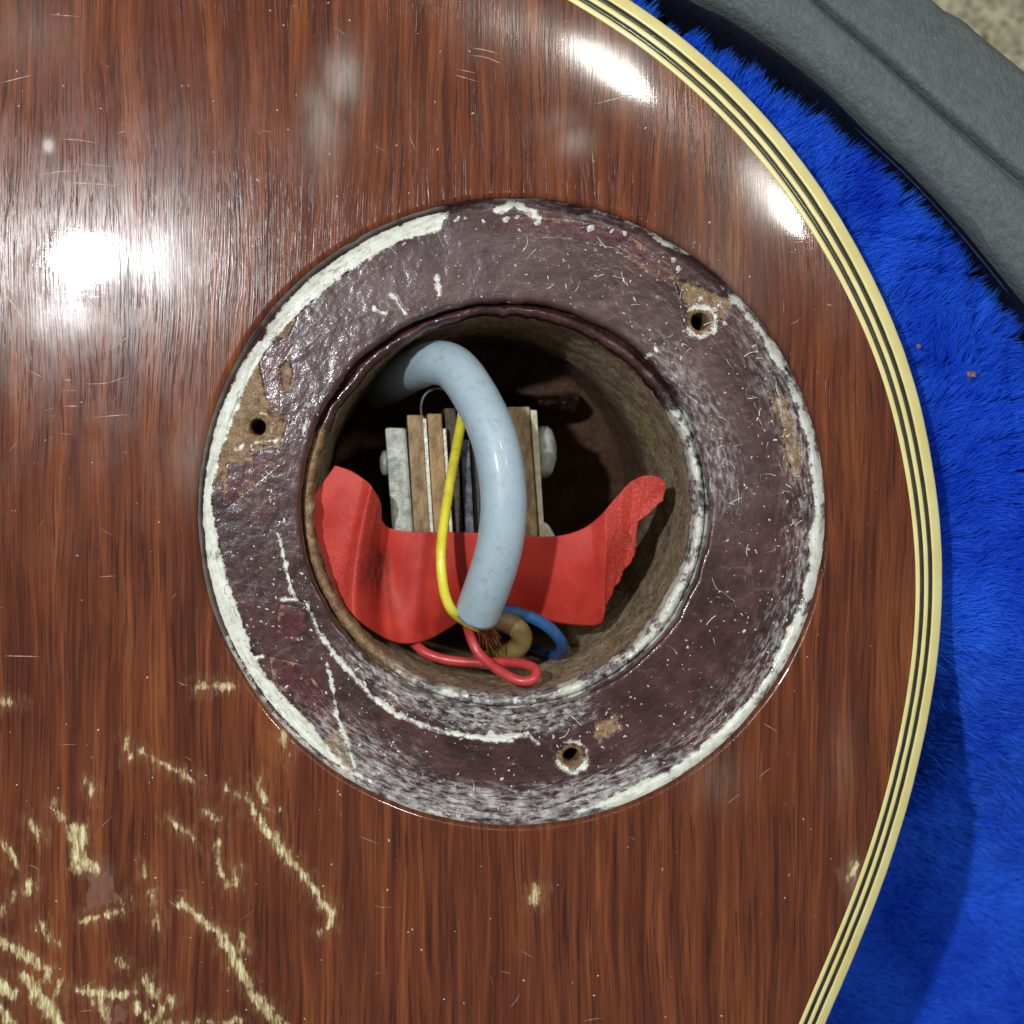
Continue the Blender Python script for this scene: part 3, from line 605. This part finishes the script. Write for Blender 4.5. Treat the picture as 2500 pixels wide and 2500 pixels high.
# glossy glue beads on the far wall of the cavity floor
GLUE = mat_simple('amber_glue', (.010, .004, .0015), (.032, .013, .005), .12, 9, .05, .6, .6)
def build_glue():
    nu, nv = 60, 24; U, Vv = np.meshgrid(np.linspace(0, 1, nu), np.linspace(0, 1, nv), indexing='ij')
    p0 = at(1235, 985, -2.2); p1 = at(1440, 975, -2.2)
    X = p0[0]+(p1[0]-p0[0])*U; Y = p0[1]+(p1[1]-p0[1])*U-.25*(Vv-.5)+.06*(fbm(U*9, Vv*3)-.5)
    Z = -3.35+1.05*np.sin(np.pi*Vv)**.6*np.sin(np.pi*U)**.4+.14*(fbm(U*16+4, Vv*6, 3)-.5)
    o = link('glue_bead', grid_mesh('glue_bead', np.stack([X, Y, Z], 2), False, flip=True), GLUE, guitar, 'glossy amber glue bead')
build_glue()

# ------------------------------------------------------------------ red insulating tape
def mat_tape():
    m = M('red_vinyl_tape'); n = m.noise(None, 3, 4, .6); f = m.noise(None, 60, 3, .6)
    col = m.ramp(n, [(.35, (.41, .026, .018)), (.65, (.54, .048, .031))])
    gr = m.math('MULTIPLY', m.attr('grime_fold_shade'), m.rng(m.noise(None, 9, 5, .7), .3, .62))
    col = m.mix(gr, col, (.060, .020, .015))
    col = m.mix(m.math('MULTIPLY', m.attr('dusty'), m.rng(f, .5, .7, 0, .55)), col, (.60, .30, .26))
    m.set(Base_Color=col, Roughness=m.rng(f, .3, .7, .46, .60), Specular_IOR_Level=.28, Normal=m.bump(m.math('ADD', m.noise(None, 3, 2, .4), m.math('MULTIPLY', f, .05)), .008))
    return m.mat
def build_tape():
    T = [(632, 878), (665, 890), (698, 915), (718, 948), (722, 984), (745, 1000), (800, 1004), (870, 1004), (940, 1008), (1010, 1013), (1060, 1010), (1100, 997), (1130, 975), (1160, 942), (1190, 910), (1215, 898), (1240, 900), (1255, 912), (1252, 938)]
    B = [(585, 945), (592, 1015), (612, 1078), (648, 1140), (700, 1187), (755, 1213), (805, 1208), (850, 1184), (890, 1160), (950, 1140), (1040, 1172), (1095, 1180), (1130, 1178), (1140, 1148), (1168, 1100), (1192, 1040), (1188, 1000), (1213, 978), (1250, 942)]
    zT = [-.62, -.60, -.60, -.72, -.92, -1.02, -1.05, -1.05, -1.05, -1.05, -1.03, -.98, -.93, -.88, -.84, -.82, -.82, -.84, -.86]
    zB = [-.60, -.62, -.66, -.74, -.86, -1.0, -1.15, -1.25, -1.30, -1.30, -1.28, -1.25, -1.2, -1.15, -1.08, -1.0, -.95, -.9, -.86]
    nu, nv = 220, 60
    t3 = catmull([(*d2(*p), z) for p, z in zip(T, zT)], nu); b3 = catmull([(*d2(*p), z) for p, z in zip(B, zB)], nu)
    u = np.linspace(0, 18, nu)[:, None]; v = np.linspace(0, 1, nv)[None]
    PX = t3[:, None]*(1-v[..., None])+b3[:, None]*v[..., None]
    jag = ((fbm(u*1.6+3, u*0, 3)-.5)*22+(fbm(u*6+3, u*0+4, 3)-.5)*16)*smooth(11.5, 13, u)*smooth(18, 16.5, u)
    PX[..., 0] += jag*v**9; PX[..., 1] += .6*((fbm(u*2.3+30, u*0, 3)-.5)*24+(fbm(u*7+9, u*0+2, 3)-.5)*16)*smooth(11.5, 13, u)*smooth(18, 16.5, u)*v**9
    z = PX[..., 2]
    z = z+.26*np.exp(-((u-2.6-1.0*v)/.8)**2)*(.25+.75*v)-.16*np.exp(-((u-4.6+.2*v)/.75)**2)*np.sin(np.pi*np.clip(v*.9+.1, 0, 1))
    z = z+.06*np.exp(-((u-6.8)/1.2)**2)*np.sin(np.pi*v)+.10*np.sin(np.pi*v)*smooth(8, 11, u)*smooth(15, 12, u)-.05*np.exp(-((u-9.6)/.5)**2)*v
    cr = lambda c, w, h: h*np.clip(1-abs(u-c)/w, 0, 1)
    z = z+cr(2.1+1.3*v, .45, .07)+cr(3.9+.5*v, .35, -.06)+cr(6.0-.5*v, .5, .025)+cr(12.4+.5*v, .9, .05)+cr(14.2+.3*v, .7, -.03)
    z = z+.022*(fbm(u*.6+7, v*1.5+1, 2)-.5)+.006*(fbm(u*2+7, v*3+1, 2)-.5)*smooth(11, 14, u)
    grime_fold_shade = 1.0*np.exp(-((u-3.9)/.75)**2)*smooth(.15, .3, v)*smooth(.85, .55, v)+.9*np.exp(-((u-7.6)/.7)**2-((v-.93)/.10)**2)+.25*np.exp(-((u-3)/.5)**2)*smooth(.4, 0, v)  # some dirt, plus the dark of the left folds painted into the colour
    dusty = smooth(11.5, 14, u)*.8+.5*np.exp(-((u-2.5)/1.3)**2)+0*v
    X = CX+((PX[..., 0]-1250)*K-CX)*(CZ-z)/CZ; Y = CY+((1250-PX[..., 1])*K-CY)*(CZ-z)/CZ
    me = grid_mesh('insulating_tape', np.stack([X, Y, z], 2), False, {'grime_fold_shade': grime_fold_shade, 'dusty': dusty}, flip=True)
    o = link('insulating_tape', me, mat_tape()); o['label'] = 'crumpled red vinyl tape wrapped around the switch terminals'; o['category'] = 'tape'
    md = o.modifiers.new('thickness', 'SOLIDIFY'); md.thickness = .012; md.offset = -1
build_tape()

# ------------------------------------------------------------------ grey cable with its cores
cable = root('cable', at(*d2(760, 690), -2.0), 'thick grey-blue cable bending over the switch with coloured cores at its cut end', 'cable')
JACK = mat_simple('grey_pvc_jacket', (.35, .455, .53), (.39, .495, .56), .38, 3, .004, .5, .12, .25, bscale=45)
def scuff(mat, dirt, amt):                     # faint grime and rub marks on a moulded plastic
    nt = mat.node_tree; b = nt.nodes['Principled BSDF']; l = b.inputs['Base Color'].links[0].from_socket
    tc = nt.nodes.new('ShaderNodeTexCoord'); n = nt.nodes.new('ShaderNodeTexNoise'); n.inputs['Scale'].default_value = 11; n.inputs['Detail'].default_value = 6; n.inputs['Roughness'].default_value = .72
    r = nt.nodes.new('ShaderNodeMapRange'); r.inputs[1].default_value = .52; r.inputs[2].default_value = .72; r.inputs[4].default_value = amt
    x = nt.nodes.new('ShaderNodeMix'); x.data_type = 'RGBA'; x.inputs[7].default_value = (*dirt, 1)
    nt.links.new(tc.outputs['Object'], n.inputs['Vector']); nt.links.new(n.outputs[0], r.inputs[0]); nt.links.new(r.outputs[0], x.inputs[0]); nt.links.new(l, x.inputs[6]); nt.links.new(x.outputs[2], b.inputs['Base Color'])
scuff(JACK, (.20, .22, .22), .5)
def px3(pts): return [at(*d2(x, y), z) for x, y, z in pts]
jp = [(715, 735, -3.2), (738, 722, -2.5), (760, 708, -1.85), (786, 694, -1.26), (818, 684, -.86), (857, 695, -.62), (895, 745, -.42), (930, 820, -.25), (947, 900, -.18), (950, 970, -.18), (940, 1040, -.26), (922, 1100, -.40), (900, 1158, -.62)]
Pj = resample(catmull(px3(jp), 200), 140)
rad = np.full(140, .203); rad += .004*(fbm(np.arange(140)*.11, np.zeros(140))-.5)
link('jacket', tube_mesh('jacket', Pj, rad, 40, True, .012), JACK, cable)
CU = mat_simple('copper_braid', (.22, .085, .035), (.50, .24, .12), .38, 25, .004, metal=.7)
def build_braid():
    V, F = [], []; e = Pj[-1]; t = Pj[-1]-Pj[-4]; t /= np.linalg.norm(t)
    meshes = []
    for i in range(34):
        a = rng.uniform(0, 6.28); r = rng.uniform(.04, .15); off = np.array([math.cos(a)*r, math.sin(a)*r*.5, math.sin(a)*r])
        tgt = np.array(at(*d2(930+rng.normal(0, 12), 1210+rng.normal(0, 10)), -1.0))
        pts = [e+off-t*.03, e+off*.9+t*.06, e*.5+tgt*.5+off*.4+rng.normal(0, .02, 3), tgt+off*.2]
        meshes.append((catmull(pts, 10), .009))
    for P, r in meshes:
        me = tube_mesh('s', P, r, 5); k = len(V)
        V.extend([tuple(v.co) for v in me.vertices]); F.extend([tuple(k+i for i in p.vertices) for p in me.polygons]); bpy.data.meshes.remove(me)
    me = bpy.data.meshes.new('copper_shield'); me.from_pydata(V, [], F); me.update()
    link('copper_shield', me, CU, cable, 'frayed copper shield strands', 'stuff')
build_braid()
def wire(pts, r, mat, label, n=90, sides=18):
    return link('core_wire', tube_mesh('core_wire', resample(catmull(px3(pts), 200), n), r, sides, True, .01), mat, cable, label)
YEL = mat_simple('yellow_insulation', (.68, .58, .030), (.80, .72, .060), .34, 5, .003, .5, .2)
REDW = mat_simple('red_insulation', (.42, .030, .032), (.55, .060, .058), .38, 6, .004, .5, .15)
BLUW = mat_simple('blue_insulation', (.012, .075, .22), (.022, .12, .32), .36, 6, .004, .5, .15)
for _m in (YEL, REDW, BLUW): scuff(_m, (.12, .09, .06), .35)
TANW = mat_simple('tan_insulation', (.13, .085, .025), (.24, .165, .055), .5, 5, .008)
wire([(905, 1185, -.82), (872, 1168, -.66), (849, 1146, -.50), (836, 1105, -.46), (832, 1040, -.50), (840, 970, -.66), (853, 890, -.84), (866, 820, -.98), (874, 770, -1.1), (884, 700, -1.35)], .046, YEL, 'yellow core running back up beside the jacket')
wire([(880, 1165, -.72), (886, 1195, -.80), (903, 1232, -.78), (940, 1264, -.66), (975, 1283, -.56), (1000, 1284, -.54), (1012, 1272, -.58), (1003, 1258, -.68), (965, 1250, -.82), (905, 1250, -.95), (850, 1246, -1.02), (812, 1236, -1.06), (790, 1222, -1.12), (770, 1200, -1.3)], .046, REDW, 'red core looping against the cavity wall', 120)
wire([(905, 1150, -.85), (950, 1152, -1.0), (990, 1160, -1.08), (1030, 1180, -1.14), (1056, 1206, -1.22), (1060, 1226, -1.4), (1042, 1236, -1.7), (1005, 1222, -2.2)], .056, BLUW, 'blue core curving off to the right under the tape')
wire([(915, 1165, -.95), (950, 1172, -1.0), (978, 1188, -1.02), (984, 1208, -1.08), (968, 1228, -1.15), (945, 1238, -1.3), (930, 1240, -1.5)], .098, TANW, 'tan core curled short')

# ------------------------------------------------------------------ guitar case: vinyl rim, dark lip, blue plush lining
RUBX = M('grey_textured_vinyl')
vn = RUBX.noise(RUBX.map((1, 1, 1), rot=(0, 0, .7)), 9, 5, .65); vv = RUBX.noise(RUBX.map((24, 15, 20), rot=(0, 0, .75)), 1, 4, .65, .3)
RUBX.set(Base_Color=RUBX.ramp(vn, [(.3, (.078, .094, .096)), (.7, (.116, .138, .138))]), Roughness=.50, Specular_IOR_Level=.45, Normal=RUBX.bump(RUBX.math('ADD', vv, RUBX.math('MULTIPLY', vn, .5)), .028))
VINYL = RUBX.mat
LIPM = mat_simple('dark_navy_lip', (.003, .004, .010), (.007, .009, .018), .7, 8, .01, .25)
case = root('guitar_case', (*at(2350, 400, -9)[:2], -9), 'open guitar case with grey-black textured vinyl rim and bright blue plush lining', 'case')
q1 = zr(1350, 0, 1.68); q6 = zr(2050, 0, 4.293)
def curve(pts, z, n=80): return resample(catmull([at(x, y, z) for x, y in pts], 300), n)
ext_in = [(1300, -260), (1500, -120)]
c_plush = ext_in+[q1(x, y) for x, y in [(370, 0), (500, 90), (640, 180), (780, 270), (930, 370), (1080, 480), (1200, 570), (1330, 680), (1430, 770), (1530, 880), (1650, 1020), (1760, 1150), (1850, 1270), (1932, 1400)]]+[(2570, 920), (2680, 1080), (2780, 1260)]
c_in = [(1350, -280), (1560, -100)]+[q1(x, y) for x, y in [(570, 0), (700, 60), (900, 190), (1100, 350), (1290, 540), (1480, 720), (1650, 900), (1800, 1080), (1895, 1195)]]+[(2550, 790), (2680, 940), (2800, 1100)]
c_seam = [(1500, -480), (1800, -200)]+[q1(x, y) for x, y in [(1090, 0), (1250, 140), (1400, 270), (1550, 410), (1700, 540), (1850, 670), (1932, 740)]]+[(2620, 545), (2760, 690), (2900, 850)]
c_out = [(1750, -600), (2080, -190)]+[(2292, 0), (2330, 26), (2364, 46), (2390, 70), (2416, 91), (2441, 112), (2500, 161)]+[(2640, 280), (2800, 430), (2950, 600)]
def loft(name, curves, mat, label=None, bumpz=0.0):
    P = np.stack(curves, 1)
    if bumpz: P[..., 2] += bumpz*(fbm(P[..., 0]*2, P[..., 1]*2, 3)-.5)
    return link(name, grid_mesh(name, P), mat, case, label)
A_pl = curve(c_plush, -1.05); A_in = curve(c_in, -.55); A_se = curve(c_seam, -.45); A_ou = curve(c_out, -.75)
def lerp(a, b, t, dz=0.0): r = a*(1-t)+b*t; r = r.copy(); r[:, 2] += dz; return r
loft('rim_lip', [lerp(A_pl, A_in, -.25, -.6), lerp(A_pl, A_in, .1, -.15), lerp(A_pl, A_in, .5, -.0), lerp(A_pl, A_in, .8, 0.05), lerp(A_pl, A_in, .97, -.02)], LIPM, 'dark lip under the vinyl rim')
rows = [lerp(A_pl, A_in, .90, -.08)]+[lerp(A_in, A_se, t, -.16*(1-smooth(0, .16, np.array(t)))**2+.10*math.sin(math.pi*min(1, t*1.05))-.10*float(smooth(.86, 1.0, np.array(t)))) for t in np.linspace(-.02, .995, 26)]
loft('rim_band', rows, VINYL, 'inner padded vinyl band of the case rim', .02)
rows = [lerp(A_se, A_ou, t, -.16*(1-float(smooth(0, .06, np.array(t))))+.05*math.sin(math.pi*t)-.10*float(smooth(.9, 1.0, np.array(t)))) for t in np.linspace(.0, 1.0, 26)]
rows += [lerp(A_se, A_ou, 1.02, -.5), lerp(A_se, A_ou, 1.02, -2), lerp(A_se, A_ou, 1.0, -8.2)]
loft('rim_band', rows, VINYL, 'outer flat vinyl band of the case rim', .015)

def mat_plush(name, base):
    m = M(name); r = m.attr('rnd'); tip = m.attr('tip')
    col = m.mix(r, (.010, .090, .80), (.045, .270, 1.0))
    if base: col = (.004, .035, .42)
    m.set(Base_Color=col, Roughness=.62, Specular_IOR_Level=.2)
    if not base:
        tr = m.new('ShaderNodeBsdfTranslucent'); m.put(tr.inputs[0], col); mx = m.new('ShaderNodeMixShader'); mx.inputs[0].default_value = .5
        m.t.links.new(m.b.outputs[0], mx.inputs[1]); m.t.links.new(tr.outputs[0], mx.inputs[2]); m.t.links.new(mx.outputs[0], m.out.inputs[0])
    return m.mat
def plush_height(X, Y):
    dr = seg_dist(X, Y, A_pl[::3, :2], True); dg = seg_dist(X, Y, OUTL[::5])
    inside = -dr                                               # >0 on the guitar side of the rim
    z = -.62-.36*smooth(.9, 0, inside)-2.5*smooth(-.8, -4.2, Y)*smooth(0, 2, inside)+.25*(fbm(X*.7+3, Y*.7+9, 3)-.5)
    z -= (.02+1.1*smooth(-.8, -3.5, Y))*smooth(.9, 0, dg)
    return z, inside, dg
def build_plush():
    gx, gy = np.meshgrid(np.arange(-1.5, 10, .09), np.arange(-8, 8.2, .09), indexing='ij')
    z, ins, dg = plush_height(gx, gy)
    poly = np.vstack([OUTL, [(-9, OUTL[-1, 1])], [(-9, OUTL[0, 1])]])
    z = z-.7*smooth(.45, .1, ins); keep = (ins > .05) & (~in_poly(gx, gy, poly) | (dg < .5))
    link('lining', grid_mesh('lining', np.stack([gx, gy, z], 2), False, keep=keep), mat_plush('plush_backing', True), case)
    N = 680000
    x = rng.uniform(.3, 8.6, N); y = rng.uniform(-6.6, 6.6, N)
    far = (x > 7.2)
    ok = ~far & ~in_poly(x, y, poly); x, y = x[ok], y[ok]
    z, ins, dg = plush_height(x, y); ok = (ins > .16+.12*(fbm(x*3, y*3)-.5)); x, y, z, ins, dg = (a[ok] for a in (x, y, z, ins, dg))
    n = len(x); print('plush fibres', n)
    up = smooth(-1.5, 1.0, y)                                   # fluffier towards the top, flatter nap below
    ang = np.radians(34)*up+np.radians(-8)*(1-up)+1.5*(fbm(x*1.3+50, y*1.3+50, 2)-.5)+.9*(fbm(x*5, y*5, 2)-.5)+rng.normal(0, .28, n)
    lay = .42+.40*(1-up)+rng.normal(0, .12, n)+.5*(fbm(x*3+9, y*3+9, 2)-.5)
    ln = (.27*up+.22*(1-up))*rng.uniform(.7, 1.15, n)
    hx, hy, hz = np.cos(ang)*np.sin(lay), np.sin(ang)*np.sin(lay), np.cos(lay)
    w = rng.uniform(.004, .0075, n); sa = rng.uniform(0, 3.14, n); sx, sy = np.cos(sa)*w, np.sin(sa)*w
    cl = 3.4; gx0 = np.round(x*cl+.7*fbm(x*2, y*2)); gy0 = np.round(y*cl+.7*fbm(y*2+9, x*2)); jx = (gx0+vnoise(gx0*1.7+.5, gy0*2.3+.5)-.5)/cl; jy = (gy0+vnoise(gx0*2.9+.5, gy0*1.3+.5)-.5)/cl
    pull = .34*up+.2
    b = np.stack([x, y, z-.02], 1); m1 = b+np.stack([hx*.4, hy*.4, hz*.62], 1)*ln[:, None]; m2 = b+np.stack([hx, hy, hz*.9], 1)*ln[:, None]
    m2[:, 2] -= .02; m2[:, 0] += (jx-x)*pull*.5; m2[:, 1] += (jy-y)*pull*.5; m1[:, 0] += (jx-x)*pull*.2; m1[:, 1] += (jy-y)*pull*.2
    sv = np.stack([sx, sy, np.zeros(n)], 1)
    V = np.stack([b-sv, b+sv, m1-sv*.9, m1+sv*.9, m2], 1).reshape(-1, 3)
    k = np.arange(n)*5
    F = np.concatenate([np.stack([k, k+1, k+3], 1), np.stack([k, k+3, k+2], 1), np.stack([k+2, k+3, k+4], 1)])
    rnd = np.clip(.5+1.2*(fbm(x*2.2+4, y*2.2+7, 3)-.5)+rng.normal(0, .16, n), 0, 1)
    me = raw_mesh('plush_pile', V, F, True, {'rnd': np.repeat(rnd, 5), 'tip': np.tile([0, 0, .5, .5, 1], n)})
    link('plush_pile', me, mat_plush('blue_plush_fibre', False), case, 'bright royal blue plush pile', 'stuff')
build_plush()
# a few crumbs of reddish lint caught in the plush
LINT = mat_simple('reddish_lint', (.16, .07, .10), (.34, .18, .20), .7, 20, 0)
for x, y, z, s in [(2372, 915, -.40, .042), (2243, 845, -.40, .02), (2160, 475, -.75, .012)]:
    bm = bmesh.new(); bmesh.ops.create_icosphere(bm, subdivisions=2, radius=s)
    c = Vector(at(x, y, z))
    for v in bm.verts: v.co = c+v.co*random.uniform(.55, 1.25)
    me = bpy.data.meshes.new('lint_crumb'); bm.to_mesh(me); bm.free()
    o = link('lint_crumb', me, LINT); o['category'] = 'lint'
    o['label'] = {2372: 'larger reddish lint crumb caught in the blue plush', 2243: 'small reddish lint crumb in the plush beside the binding', 2160: 'tiny lint crumb on the dark lip under the case rim'}[x]

# ------------------------------------------------------------------ floor
def build_floor():
    m = M('beige_flecked_carpet'); v = m.voro(None, 8.0); n = m.noise(None, 1.7, 4, .6); n2 = m.noise(None, 9, 4, .6)
    col = m.ramp(m.math('ADD', m.math('MULTIPLY', n2, .7), m.math('MULTIPLY', v, .3)), [(.3, (.25, .22, .13)), (.7, (.66, .63, .45))])
    col = m.mix(m.rng(m.noise(m.map((1, 1, 1), loc=(2.3, .4, 0)), 1.5, 3, .6), .53, .60), col, (.26, .12, .085))
    m.set(Base_Color=col, Roughness=.85, Specular_IOR_Level=.2, Normal=m.bump(m.math('SUBTRACT', 1.0, v), .12))
    x, y = np.meshgrid(np.linspace(-40, 60, 260), np.linspace(-50, 50, 260), indexing='ij')
    o = link('floor', grid_mesh('floor', np.stack([x, y, -9.0+.12*(fbm(x*1.3, y*1.3, 3)-.5)], 2)), m.mat, None, None, 'structure')
    o['label'] = 'beige flecked carpet floor beyond the case'; 
build_floor()
